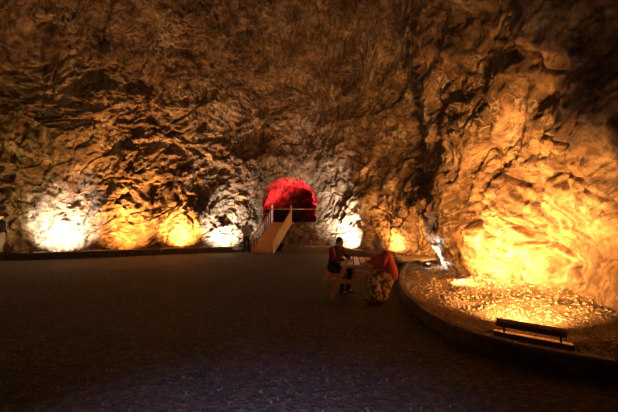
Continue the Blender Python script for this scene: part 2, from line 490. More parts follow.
# ------------------------------------------------------------------ floor
def floor():
    bm = bmesh.new()
    ring = UB[::6]; c = APEX
    prev = None
    K = 90
    rows = []
    cz = bm.verts.new((c[0], c[1], 0))
    for kk in range(1, K + 1):
        fr = (kk / K) * 1.12
        rows.append([bm.verts.new((c[0] + (x - c[0]) * fr, c[1] + (y - c[1]) * fr, 0)) for x, y in ring])
    n = len(ring)
    for j in range(n): bm.faces.new((cz, rows[0][j], rows[0][(j + 1) % n]))
    for a, b_ in zip(rows, rows[1:]):
        for j in range(n): bm.faces.new((a[j], b_[j], b_[(j + 1) % n], a[(j + 1) % n]))
    co = np.array([q.co[:] for q in bm.verts])
    z = 0.03 * fbm(co * 0.5, 3, 4.0) + 0.008 * fbm(co * 3, 2, 9.0) - 0.012
    for q, zz in zip(bm.verts, z): q.co.z = min(zz, 0.0)
    bmesh.ops.recalc_face_normals(bm, faces=bm.faces[:])
    if bm.faces[:][0].normal.z < 0: bmesh.ops.reverse_faces(bm, faces=bm.faces[:])
    o = obj('floor', bm, M_FLOOR, smooth=True); o['kind'] = 'structure'
floor()

# ------------------------------------------------------------------ kerbs
def open_spline(P, step=0.05):
    P = np.array(P, float); out = []
    Q = np.vstack([2 * P[0] - P[1], P, 2 * P[-1] - P[-2]])
    for i in range(1, len(Q) - 2):
        L_ = np.linalg.norm(Q[i + 1] - Q[i]); n = max(2, int(L_ / step))
        for t in np.arange(n) / n:
            p0, p1, p2, p3 = Q[i - 1], Q[i], Q[i + 1], Q[i + 2]
            out.append(0.5 * ((2 * p1) + (-p0 + p2) * t + (2 * p0 - 5 * p1 + 4 * p2 - p3) * t * t + (-p0 + 3 * p1 - 3 * p2 + p3) * t ** 3))
    out.append(P[-1]); return np.array(out)

def kerb(name, pts, w, h, block=0.9, z0=-0.05):
    """row of kerb blocks along a line; the line is the outer foot, w goes to the left of travel"""
    c = open_spline(pts)
    d = np.concatenate([[0], np.cumsum(np.linalg.norm(np.diff(c, axis=0), axis=1))])
    t = np.gradient(c, axis=0); t /= np.linalg.norm(t, axis=1)[:, None]
    n = np.stack([-t[:, 1], t[:, 0]], 1)
    bm = bmesh.new(); prof = [(0, z0), (0, h - .025), (.02, h), (w - .02, h), (w, h - .025), (w, z0)]
    nb = int(d[-1] / block)
    for b_ in range(nb):
        ss = np.linspace(b_ * block + .008, (b_ + 1) * block - .008, 9)
        rings = []
        hz = random.uniform(-.006, .006)
        for s in ss:
            p = np.array([np.interp(s, d, c[:, 0]), np.interp(s, d, c[:, 1])])
            m_ = np.array([np.interp(s, d, n[:, 0]), np.interp(s, d, n[:, 1])])
            rings.append([bm.verts.new((p[0] + m_[0] * a, p[1] + m_[1] * a, z + (hz if z > 0 else 0))) for a, z in prof])
        for r1, r2 in zip(rings, rings[1:]):
            for j in range(len(prof)): 
                jj = (j + 1) % len(prof); bm.faces.new((r1[j], r1[jj], r2[jj], r2[j]))
        bm.faces.new(rings[0]); bm.faces.new(rings[-1][::-1])
    bmesh.ops.recalc_face_normals(bm, faces=bm.faces[:])
    o = obj(name, bm, M_KERB); o['kind'] = 'structure'
    return c
K_LEFT = [(-15.2, 12.3), (-13.7, 12.9), (-11.5, 13.5), (-8.2, 15.0), (-5.6, 16.2), (-3.75, 16.75)]
K_BACK = [(-1.55, 16.6), (-0.6, 16.4), (1.0, 16.1), (2.2, 15.0), (3.0, 13.2), (3.45, 11.4), (3.7, 10.6)]
K_BED = [(5.3, 12.1), (4.4, 11.6), (3.75, 11.0), (3.25, 10.1), (2.62, 8.5), (2.2, 7.2), (1.95, 6.0), (1.88, 4.9), (2.0, 4.1), (2.35, 3.55), (3.1, 3.08), (4.2, 2.6), (5.6, 1.7)]
kerb('trim_1', K_LEFT, .14, .30)
kerb('trim_2', K_BACK, .14, .30)
kerb('trim_3', K_BED, .13, .20)

# beds between kerb and rock
def bed(name, label, front, back, z0, z1, m, stuff=True, nz_=0.05):
    a = open_spline(front, .12); 
    b_ = open_spline(back, .12)
    N1 = 220; N2 = 44
    def res(c):
        d = np.concatenate([[0], np.cumsum(np.linalg.norm(np.diff(c, axis=0), axis=1))]); s = np.linspace(0, d[-1], N1)
        return np.stack([np.interp(s, d, c[:, 0]), np.interp(s, d, c[:, 1])], 1)
    a, b_ = res(a), res(b_)
    t = np.linspace(0, 1, N2)
    g = a[:, None, :] * (1 - t)[None, :, None] + b_[:, None, :] * t[None, :, None]
    z = z0 + (z1 - z0) * t[None, :] ** 1.5 + np.zeros((N1, 1))
    p = np.dstack([g, z[..., None]]).reshape(-1, 3)
    amp = np.tile(np.clip(t * 6, 0, 1), N1)
    p[:, 2] += amp * (nz_ * fbm(p * np.array([1.8, 1.8, 0]) + 3, 3) + 0.02 * fbm(p * np.array([9, 9, 0]) + 5, 2))
    me = bpy.data.meshes.new(name)
    fc = [(i * N2 + j, (i + 1) * N2 + j, (i + 1) * N2 + j + 1, i * N2 + j + 1) for i in range(N1 - 1) for j in range(N2 - 1)]
    me.from_pydata(p.tolist(), [], fc); me.update()
    if me.polygons[0].normal.z < 0: me.flip_normals()
    o = link(name, me, m, smooth=True)
    tag(o, label, 'gravel', kind='stuff')
    return p.reshape(N1, N2, 3)
off = lambda P_, dx, dy: [(x + dx, y + dy) for x, y in P_]
bl = bed('gravel_bed', 'earth and grit strip behind the left kerb under the floodlit wall', off(K_LEFT, 0, .10), off(K_LEFT, -.6, 2.6), .12, .35, M_BED)
bb = bed('gravel_bed', 'earth and grit strip behind the kerb right of the wooden stairs', off(K_BACK, .03, .09), off([(-1.55, 18.6), (-.6, 18.9), (1.5, 18.6), (4.0, 17.0), (5.6, 15.0), (6.4, 13.0), (6.4, 11.9)], 0, 0), .12, .35, M_BED)
br = bed('gravel_bed', 'curved bed of orange lit gravel inside the low round kerb at right', off(K_BED, .06, -.0), [(6.6, 12.6), (6.4, 12.2), (6.2, 11.2), (5.6, 10.2), (5.3, 9.2), (5.4, 8.2), (5.5, 7.2), (5.7, 6.2), (5.7, 5.2), (5.6, 4.4), (5.6, 3.9), (6.0, 3.2), (6.8, 2.3)], .13, .42, M_BED, nz_=.09)

# loose stones on the right bed: one object, uncountable
def stones(name, label, grid, n, jmax, r0, r1, seed):
    rs = np.random.RandomState(seed)
    bmt = bmesh.new(); bmesh.ops.create_icosphere(bmt, subdivisions=1, radius=1)
    V = np.array([q.co[:] for q in bmt.verts]); F = np.array([[q.index for q in f_.verts] for f_ in bmt.faces]); bmt.free()
    vs = []; fs = []
    N1, N2 = grid.shape[:2]
    for i in range(n):
        a = rs.uniform(0, N1 - 1.01); b_ = rs.uniform(1, jmax)
        ia, ib = int(a), int(b_)
        fa, fb = a - ia, b_ - ib
        c = (grid[ia, ib] * (1 - fa) + grid[ia + 1, ib] * fa) * (1 - fb) + (grid[ia, ib + 1] * (1 - fa) + grid[ia + 1, ib + 1] * fa) * fb
        r = r0 + (r1 - r0) * rs.rand() ** 3
        s = r * rs.uniform(.6, 1.3, 3); s[2] *= .75
        an = rs.uniform(0, 6.28); rot = np.array([[math.cos(an), -math.sin(an), 0], [math.sin(an), math.cos(an), 0], [0, 0, 1]])
        q = (V * (1 + rs.uniform(-.18, .18, (len(V), 1))) * s) @ rot.T + c + (0, 0, s[2] * .35)
        fs.append(F + len(vs) * len(V)); vs.append(q)
    me = bpy.data.meshes.new(name)
    me.from_pydata(np.vstack(vs).tolist(), [], np.vstack(fs).tolist()); me.update()
    o = link(name, me, M_STONE); tag(o, label, 'gravel', kind='stuff')
stones('loose_gravel', 'loose stones scattered over the gravel bed inside the round kerb', br, 14000, 38, .006, .027, 3)
stones('loose_gravel', 'loose stones lying along the foot of the left wall', bl, 1500, 40, .02, .09, 4)

# grit scattered on the open floor, near the camera
def grit():
    rs = np.random.RandomState(5)
    bmt = bmesh.new(); bmesh.ops.create_icosphere(bmt, subdivisions=1, radius=1)
    V = np.array([q.co[:] for q in bmt.verts]); F = np.array([[q.index for q in f_.verts] for f_ in bmt.faces]); bmt.free()
    vs = []; fs = []; n = 0
    while n < 5200:
        y = 1.3 + 9 * rs.rand() ** 1.6; x = rs.uniform(-1.25, 1.1) * y
        if x > 1.7 - abs(y - 5) * .02: continue
        r = .004 + .012 * rs.rand() ** 4
        s = r * rs.uniform(.7, 1.3, 3)
        fs.append(F + n * len(V)); vs.append(V * s + (x, y, s[2] * .2 - .004)); n += 1
    me = bpy.data.meshes.new('floor_grit')
    me.from_pydata(np.vstack(vs).tolist(), [], np.vstack(fs).tolist()); me.update()
    o = link('floor_grit', me, M_GRIT); tag(o, 'fine grit strewn over the dark open cave floor', 'grit', kind='stuff')
grit()

# ------------------------------------------------------------------ stairs
SW = 1.32; NS = 10; RISE = TF / NS; RUN = 0.215
st = thing('wooden_staircase', 'light brown timber staircase climbing from the floor to the red tunnel', 'stairs', (-2.58, 16.15, 0), -math.atan2(.40, .92))
bm = bmesh.new()
for i in range(NS):
    box(bm, (0, i * RUN + .012, (i + .5) * RISE - .015), (SW - .1, .02, RISE - .03))
obj('riser', bm, M_TWOOD, st)
for i in range(NS):
    bm = bmesh.new(); box(bm, (0, (i + .5) * RUN - .01, (i + 1) * RISE - .016), (SW - .08, RUN + .03, .032), bev=.004)
    obj('tread', bm, M_WOOD, st)
LEN = NS * RUN
slope = RISE / RUN
def line(y, dz): return y * slope + dz
# right side: closed boarded balustrade
def slanted_board(bm, x, w, y0, y1, za, zb):
    vs = []
    for xx in (x - w / 2, x + w / 2):
        for (yy, dz) in ((y0, za), (y1, za), (y1, zb), (y0, zb)):
            vs.append(bm.verts.new((xx, yy, max(0.0, line(yy, dz)))))
    for q in ((0, 1, 2, 3), (7, 6, 5, 4), (0, 4, 5, 1), (1, 5, 6, 2), (2, 6, 7, 3), (3, 7, 4, 0)):
        try: bm.faces.new([vs[k] for k in q])
        except ValueError: pass
for y0, y1 in [(k * LEN / 12 + .006, (k + 1) * LEN / 12 - .006) for k in range(12)]:
    pass
bm = bmesh.new()
for k in range(14):
    slanted_board(bm, SW / 2 + .01, .024, k * LEN / 14 + .004, (k + 1) * LEN / 14 - .004, -.12, .62)
bmesh.ops.recalc_face_normals(bm, faces=bm.faces[:])
tag(obj('balustrade_panel', bm, M_WOOD, st), 'vertical boards closing the right side')
for sx in (-1, 1):
    bm = bmesh.new(); slanted_board(bm, sx * (SW / 2 - .025), .045, 0, LEN + .02, -.22, .07)
    bmesh.ops.recalc_face_normals(bm, faces=bm.faces[:]); obj('stringer', bm, M_WOOD, st)
    bm = bmesh.new(); beam(bm, (sx * SW / 2, .0, line(0, .86) if sx < 0 else .68), (sx * SW / 2, LEN, line(LEN, .86) if sx < 0 else line(LEN, .68)), .07, .045)
    obj('handrail', bm, M_WOOD, st)
for k in range(10):
    y = (k + .5) * RUN
    bm = bmesh.new(); box(bm, (-SW / 2, y, line(y, .47)), (.035, .035, .80), bev=.003)
    obj('baluster', bm, M_METAL, st)
for sx in (-1, 1):
    for y, top in ((0.0, .95), (LEN + .02, TF + 1.0)):
        z0 = 0 if y < 1 else TF - .2
        if sx > 0 and y < 1: top = .78
        bm = bmesh.new(); box(bm, (sx * SW / 2, y, (z0 + top) / 2), (.085, .085, top - z0), bev=.006)
        box(bm, (sx * SW / 2, y, top + .015), (.11, .11, .03), bev=.008)
        obj('newel_post', bm, M_METAL if y > 1 else M_WOOD, st)
bm = bmesh.new(); box(bm, (0, LEN + .22, TF - .05), (SW + .1, .44, .06), bev=.004)

obj('landing', bm, M_WOOD, st)

# rail and dark screen across the tunnel
ba = thing('tunnel_barrier', 'pale horizontal rail with a dark screen below it across the red tunnel', 'barrier', (TC[0], 19.5, TF))
bm = bmesh.new(); box(bm, (0, 0, .88), (3.5, .035, .04), bev=.006); tag(obj('rail', bm, M_METAL, ba), 'pale metal top rail')
bm = bmesh.new(); box(bm, (-.55, .03, .42), (2.3, .03, .84)); obj('screen', bm, M_PANEL, ba)
for x in (-1.66, .62, 1.66):
    bm = bmesh.new(); box(bm, (x, 0, .43), (.04, .04, .86)); obj('post', bm, M_PANEL, ba)

# ------------------------------------------------------------------ floodlights
def aim(o, target):
    o.rotation_euler = (Vector(target) - Vector(o.location)).to_track_quat('-Z', 'Y').to_euler()
def spot(name, loc, target, col, power, size=100, blend=.6, rad=.08):
    l = bpy.data.lights.new(name, 'SPOT'); l.color = col; l.energy = power; l.spot_size = R(size); l.spot_blend = blend; l.shadow_soft_size = rad
    o = bpy.data.objects.new(name, l); COL.objects.link(o); o.location = loc; aim(o, target); return o
def point(name, loc, col, power, rad=.15):
    l = bpy.data.lights.new(name, 'POINT'); l.color = col; l.energy = power; l.shadow_soft_size = rad
    o = bpy.data.objects.new(name, l); COL.objects.link(o); o.location = loc; return o

def wash(name, loc, target, col, power, w=.55, h=.07, spread=130):
    l = bpy.data.lights.new(name, 'AREA'); l.color = col; l.energy = power; l.shape = 'RECTANGLE'; l.size = w; l.size_y = h; l.spread = R(spread)
    o = bpy.data.objects.new(name, l); COL.objects.link(o); o.location = loc; aim(o, target); return o

ORANGE = (1.0, .44, .11); WHITE = (1.0, .96, .82); YEL = (1.0, .42, .085)
E_OR = glow('amber_lens', ORANGE, 12); E_WH = glow('white_lens', WHITE, 12)

def washer(loc, rotz, L_, label, lens_mat, hz=.16, group=None, big=False):
    """linear floodlight: base rail on the ground, brackets, tilted housing with a lens facing local +y and up"""
    t = thing('floodlight', label, 'floodlight', loc, rotz, group)
    bm = bmesh.new(); box(bm, (0, 0, .035), (L_ * 1.12, .10, .07), bev=.008); obj('base_rail', bm, M_BROWNMETAL, t)
    rot = Euler((R(-62), 0, 0)).to_matrix().to_4x4()
    bm = bmesh.new(); box(bm, (-L_ * .02, .03, hz), (L_, .085, .075), rot=rot, bev=.008)
    n = 8
    h = obj('housing', bm, M_BROWNMETAL, t)
    bm = bmesh.new()
    for k in range(n):
        box(bm, Vector((-L_ * .02 + (k - (n - 1) / 2) * L_ * .115, .03, hz)) + rot.to_3x3() @ Vector((0, .0, .040)), (L_ * .09, .04, .006), rot=rot, bev=.001)
    obj('lens', bm, lens_mat, h)
    for sx in (-1, 1):
        bm = bmesh.new(); box(bm, (sx * L_ * .40, .015, (hz + .03) / 2 + .01), (.02, .035, hz - .02), bev=.003)
        box(bm, (sx * L_ * .40, .03, hz), (.026, .05, .05), bev=.004)
        obj('bracket', bm, M_BLACK, t)
    return t

# big amber washer on the right bed
p0 = Vector((2.44, 3.93, .135)); p1 = Vector((3.08, 3.46, .135)); pc = (p0 + p1) / 2
rz = math.atan2(p1.y - p0.y, p1.x - p0.x)
washer(pc, rz, .70, 'long bronze floodlight bar behind the round kerb in the foreground', E_OR, hz=.17)
d_in = Vector((-math.sin(rz), math.cos(rz), 0))

# back wall washers  (x, y, facing, colour)
def gz(grid, x, y):
    g = grid.reshape(-1, 3); return float(g[np.argmin((g[:, 0] - x) ** 2 + (g[:, 1] - y) ** 2), 2])
FL = [(-12.25, 13.5, .35, E_WH, 'black floodlight bar at the foot of the white lit rock buttress far left'),
      (-9.65, 14.65, .35, E_OR, 'dark floodlight bar below the left one of the two amber wall glows'),
      (-7.2, 15.85, .3, E_OR, 'dark floodlight bar below the right one of the two amber wall glows'),
      (-5.1, 16.6, .2, E_WH, 'dark floodlight bar below the white glow left of the standing person')]
for x, y, rz_, lm, lb in FL:
    washer((x, y, gz(bl, x, y) + .0), rz_, .6, lb, lm, .14)
washer((1.95, 15.95, gz(bb, 1.95, 15.95)), -.7, .6, 'floodlight bar under the white wall glow behind the seated person in navy', E_WH, .14)
washer((3.75, 13.3, gz(bb, 3.75, 13.3)), -1.05, .6, 'floodlight bar under the amber glow behind the seated person in red', E_OR, .14)

# small box floodlights in the nook
def boxlight(loc, rotz, label, lm, s=1.0, m=M_BLACK):
    t = thing('floodlight', label, 'floodlight', loc, rotz)
    rot = Euler((R(-35), 0, 0)).to_matrix().to_4x4()
    bm = bmesh.new(); box(bm, (0, 0, .13 * s), (.24 * s, .08 * s, .17 * s), rot=rot, bev=.008)
    for k in range(5): box(bm, Vector((0, 0, .13 * s)) + rot.to_3x3() @ Vector(((k - 2) * .04 * s, -.05 * s, 0)), (.008 * s, .03 * s, .13 * s), rot=rot)
    h = obj('housing', bm, m, t)
    bm = bmesh.new(); box(bm, Vector((0, 0, .13 * s)) + rot.to_3x3() @ Vector((0, .042 * s, 0)), (.19 * s, .006, .12 * s), rot=rot)
    obj('lens', bm, lm, h)
    bm = bmesh.new()
    for sx in (-1, 1): box(bm, (sx * .135 * s, 0, .075 * s), (.008, .03 * s, .15 * s))
    box(bm, (0, 0, .006), (.28 * s, .04 * s, .012)); obj('stand', bm, M_BLACK, t)
    return t
boxlight((2.85, 6.95, gz(br, 2.85, 6.95)), -1.2, 'small dark box floodlight with an orange lit top inside the round kerb', E_OR, 1.0, M_BROWNMETAL)
boxlight((3.75, 9.3, gz(br, 3.75, 9.3)), -.9, 'small floodlight with white glow at the far end of the round gravel bed', E_WH, .9)

# the light itself
wash('amber_flood_near', pc + Vector((0, 0, .27)) + d_in * .10, (4.2, 6.5, 1.8), ORANGE, 340, .62, .06, 104)
wash('amber_flood_box', (3.02, 7.02, .38), (4.65, 6.55, 1.15), ORANGE, 420, .2, .12, 100)
wash('white_flood_nook', (3.75, 9.3, .36), (4.3, 9.0, .85), WHITE, 90, .15, .1, 130)
wash('amber_flood_nook', (4.75, 10.9, .5), (4.5, 13.0, 1.8), ORANGE, 130, .2, .12, 140)
wash('white_flood_left', (-12.2, 13.65, .36), (-12.6, 14.9, 1.3), WHITE, 330, .55, .06, 88)
wash('amber_flood_left', (-9.6, 14.8, .36), (-10.05, 16.2, 2.5), YEL, 480, .55, .06, 128)
wash('amber_flood_middle', (-7.15, 16.0, .36), (-7.45, 17.3, 2.8), YEL, 480, .55, .06, 128)
wash('white_flood_middle', (-5.05, 16.75, .36), (-5.2, 18.0, 1.6), WHITE, 320, .55, .06, 125)
wash('white_flood_back', (2.05, 16.05, .36), (2.45, 17.0, 1.3), WHITE, 420, .55, .06, 115)
wash('amber_flood_back', (3.8, 13.4, .36), (4.6, 14.2, 1.4), ORANGE, 180, .55, .06, 110)
for nm, a, b_, cc, pw in (('ceiling_fill_left', (-9.6, 14.8, .40), (-7.5, 15.0, 9.0), (1.0, .58, .26), 480),
                      ('ceiling_fill_middle', (-7.15, 16.0, .40), (-4.0, 15.0, 9.0), (1.0, .58, .26), 600),
                      ('ceiling_fill_back', (2.05, 16.05, .40), (1.0, 14.5, 9.0), (1.0, .55, .25), 430)):
    spot(nm, a, b_, cc, pw, 120, 1.0, .12)  # extra warm beams added over the washers to brighten the ceiling
RED = (1.0, .025, .05)
spot('red_flood_tunnel', (-1.4, 19.85, 1.95), (-1.2, 19.8, 4.6), RED, 1700, 150, .7, .1)
spot('red_flood_tunnel_left', (-2.3, 19.7, 2.0), (.7, 20.4, 3.3), RED, 1100, 120, .7, .1)
spot('red_flood_tunnel_side', (-.5, 20.3, 1.95), (.9, 20.5, 2.9), RED, 1400, 150, .7, .1)
# lamps out of view, and fills added for the ceiling and stairs
spot('amber_flood_far_left', (-14.3, 10.8, .5), (-15.5, 13.5, 3.0), (1.0, .70, .20), 750, 120, .7, .15)
spot('warm_fill_behind', (-5.0, -3.0, .6), (-4.5, 6.0, 12.0), (1.0, .64, .33), 1250, 130, .9, .4)  # added fill that lifts the ceiling, no known lamp there
spot('warm_fill_right', (4.5, -.5, .6), (3.0, 6.0, 11.0), (1.0, .45, .12), 130, 120, .9, .4)  # added warm fill for the right of the ceiling
spot('stair_fill_spot', (-5.5, 7.0, 6.5), (-2.3, 17.0, .9), (1.0, .50, .16), 600, 14, .8, .15)  # added to brighten the stairs, has no fitting
spot('cool_lamp_behind', (-.5, -4.0, 4.6), (-.4, -.5, 0.0), (.58, .56, 1.0), 4600, 48, .8, .25)

# ------------------------------------------------------------------ picnic table
TX, TY, TROT = 1.10, 6.78, -R(8)
pt = thing('picnic_table', 'brown slatted wooden picnic table with attached benches', 'picnic table', (TX, TY, 0), TROT)
TL = 1.45
for k in range(5):
    bm = bmesh.new(); box(bm, ((k - 2) * .145, 0, .745), (.118, TL, .03), bev=.004); obj('table_slat', bm, M_TOPWOOD, pt)
for sx in (-1, 1):
    for k in (0, 1):
        bm = bmesh.new(); box(bm, (sx * (.52 + k * .13), 0, .435), (.115, TL, .032), bev=.004); obj('bench_slat', bm, M_TWOOD, pt)
for sy in (-1, 1):
    y = sy * (TL / 2 - .16)
    bm = bmesh.new(); box(bm, (0, y, .70), (.66, .05, .06), bev=.004); obj('top_bearer', bm, M_TWOOD, pt)
    bm = bmesh.new(); box(bm, (0, y + .045 * sy, .385), (1.42, .04, .085), bev=.004); obj('seat_bearer', bm, M_TWOOD, pt)
    for sx in (-1, 1):
        bm = bmesh.new(); beam(bm, (sx * .24, y, .72), (sx * .56, y, .0), .045, .10); obj('leg', bm, M_TWOOD, pt)
bm = bmesh.new(); beam(bm, (0, -TL / 2 + .16, .37), (0, 0.0, .70), .04, .07); beam(bm, (0, TL / 2 - .16, .37), (0, 0, .70), .04, .07)
obj('brace', bm, M_TWOOD, pt)

# ------------------------------------------------------------------ people
def V3(*a): return Vector(a)
def sweep(bm, pts, rad, side=Vector((1, 0, 0)), n=16, per=5):
    """tube through pts; rad = list of r or (r_side, r_front)"""
    P_ = [Vector(p) for p in pts]; Rr = [(r, r) if not isinstance(r, tuple) else r for r in rad]
    Q = [P_[0]] + P_ + [P_[-1]]; S = [Rr[0]] + Rr + [Rr[-1]]
    cs = []
    for i in range(1, len(Q) - 2):
        for k in range(per):
            t = k / per
            c = 0.5 * ((2 * Q[i]) + (Q[i + 1] - Q[i - 1]) * t + (2 * Q[i - 1] - 5 * Q[i] + 4 * Q[i + 1] - Q[i + 2]) * t * t + (-Q[i - 1] + 3 * Q[i] - 3 * Q[i + 1] + Q[i + 2]) * t ** 3)
            tt = t * t * (3 - 2 * t)
            cs.append((c, S[i][0] * (1 - tt) + S[i + 1][0] * tt, S[i][1] * (1 - tt) + S[i + 1][1] * tt))
    cs.append((P_[-1], Rr[-1][0], Rr[-1][1]))
    rings = []
    T = [((cs[min(i + 1, len(cs) - 1)][0] - cs[max(i - 1, 0)][0]).normalized()) for i in range(len(cs))]
    # rounded ends
    ext = []
    for sgn, idx in ((-1, 0), (1, len(cs) - 1)):
        c, a, b_ = cs[idx]; L_ = []
        for q in (.5, .87):
            L_.append((c + T[idx] * sgn * min(a, b_) * q, a * math.sqrt(1 - q * q), b_ * math.sqrt(1 - q * q), T[idx]))
        ext.append(L_)
    seq = list(reversed(ext[0])) + [(c, a, b_, t) for (c, a, b_), t in zip(cs, T)] + ext[1]
    for c, a, b_, t in seq:
        s = side - t * side.dot(t)
        if s.length < 1e-3: s = Vector((0, 1, 0)) - t * t.y
        s.normalize(); u = t.cross(s)
        rings.append([bm.verts.new(c + s * math.cos(2 * math.pi * j / n) * a + u * math.sin(2 * math.pi * j / n) * b_) for j in range(n)])
    for r1, r2 in zip(rings, rings[1:]):
        for j in range(n): bm.faces.new((r1[j], r1[(j + 1) % n], r2[(j + 1) % n], r2[j]))
    bm.faces.new(rings[0][::-1]); bm.faces.new(rings[-1])

def ell(bm, c, r, rot=None):
    m = Matrix.Translation(Vector(c)) @ (rot if rot is not None else Matrix.Identity(4)) @ Matrix.Diagonal((r[0], r[1], r[2], 1))
    bmesh.ops.create_uvsphere(bm, u_segments=20, v_segments=14, radius=1, matrix=m)

def fuse(name, bm, mat, parent, voxel=.012, smooth_it=4):
    """melt overlapping forms into one continuous skin"""
    bmesh.ops.recalc_face_normals(bm, faces=bm.faces[:])
    me = bpy.data.meshes.new(name + '_raw'); bm.to_mesh(me); bm.free()
    o = bpy.data.objects.new(name + '_raw', me); COL.objects.link(o)
    r = o.modifiers.new('r', 'REMESH'); r.mode = 'VOXEL'; r.voxel_size = voxel
    if smooth_it:
        s = o.modifiers.new('s', 'SMOOTH'); s.factor = .5; s.iterations = smooth_it
    dg = bpy.context.evaluated_depsgraph_get(); dg.update()
    me2 = bpy.data.meshes.new_from_object(o.evaluated_get(dg))
    bpy.data.objects.remove(o); bpy.data.meshes.remove(me); me2.name = name
    return link(name, me2, mat, parent, smooth=True)

def head(bm, c, fwd, up_):
    """face looks along fwd; c = centre of the skull"""
    fwd = Vector(fwd).normalized(); up_ = (Vector(up_) - fwd * Vector(up_).dot(fwd)).normalized(); s = fwd.cross(up_).normalized()
    m = Matrix((s, fwd, up_)).transposed().to_4x4()
    c = Vector(c)
    def at(x, y, z): return c + s * x + fwd * y + up_ * z
    ell(bm, at(0, -.005, .02), (.074, .092, .092), m)        # cranium
    ell(bm, at(0, .025, -.045), (.056, .062, .075), m)       # face
    ell(bm, at(0, .052, -.098), (.026, .024, .02), m)        # chin
    ell(bm, at(0, .078, .018), (.05, .014, .012), m)         # brow
    sweep(bm, [at(0, .082, .005), at(0, .103, -.035), at(0, .086, -.042)], [.009, .014, .010], side=s, n=10, per=3)
    ell(bm, at(0, .080, -.068), (.024, .010, .007), m); ell(bm, at(0, .078, -.078), (.021, .010, .007), m)
    for q in (-1, 1):
        ell(bm, at(q * .075, -.005, -.015), (.010, .018, .032), m)
        ell(bm, at(q * .034, .066, -.03), (.018, .016, .016), m)
    return at, m

def eyes(at, m, parent):
    for q in (-1, 1):
        bm = bmesh.new(); ell(bm, at(q * .030, .073, .0), (.013, .011, .009), m); obj('eye', bm, M_BLACK, parent, True)

def hand(bm, wrist, direc, palm_n, curl=.6, flip=1, scale=1.0):
    """wrist to knuckles along direc, palm facing palm_n, five fingers"""
    d = Vector(direc).normalized(); n = (Vector(palm_n) - d * Vector(palm_n).dot(d)).normalized(); s = d.cross(n) * flip
    w = Vector(wrist); k = scale
    sweep(bm, [w - d * .02 * k, w + d * .04 * k, w + d * .085 * k], [(.026 * k, .019 * k), (.036 * k, .016 * k), (.040 * k, .014 * k)], side=s, n=12, per=3)
    for i, (o_, L_) in enumerate(((-.03, .068), (-.010, .078), (.011, .072), (.031, .056))):
        b = w + d * .085 * k + s * o_ * k
        a1 = curl * .5; a2 = curl * 1.3
        p1 = b + (d * math.cos(a1) + n * math.sin(a1)) * L_ * .45 * k
        p2 = p1 + (d * math.cos(a2) + n * math.sin(a2)) * L_ * .32 * k
        a3 = curl * 1.9
        p3 = p2 + (d * math.cos(a3) + n * math.sin(a3)) * L_ * .25 * k
        sweep(bm, [b - d * .02 * k, b, p1, p2, p3], [.0095 * k, .0095 * k, .009 * k, .008 * k, .007 * k], side=s, n=8, per=2)
    t0 = w + d * .025 * k - s * .028 * k
    sweep(bm, [t0, t0 + (d * .6 - s * .7 + n * .3).normalized() * .04 * k, t0 + (d * .9 - s * .5 + n * .5).normalized() * .068 * k], [.012 * k, .0105 * k, .008 * k], side=n, n=8, per=2)

def shoe(parent, ankle, fwd, L_=.26):
    f_ = Vector(fwd); f_.z = 0; f_.normalize(); s = Vector((f_.y, -f_.x, 0)); a = Vector(ankle)
    bm = bmesh.new()
    z = a.z
    sweep(bm, [Vector((a.x, a.y, z + .02)) , Vector((a.x, a.y, z - .02))], [.045, .045], side=s, n=12, per=2)
    g = Vector((a.x, a.y, z - .045))
    sweep(bm, [g - f_ * .055, g, g + f_ * L_ * .35, g + f_ * (L_ - .09)], [(.034, .03), (.038, .036), (.043, .03), (.036, .022)], side=s, n=14, per=3)
    return fuse('shoe', bm, M_SHOE, parent, .008, 3)

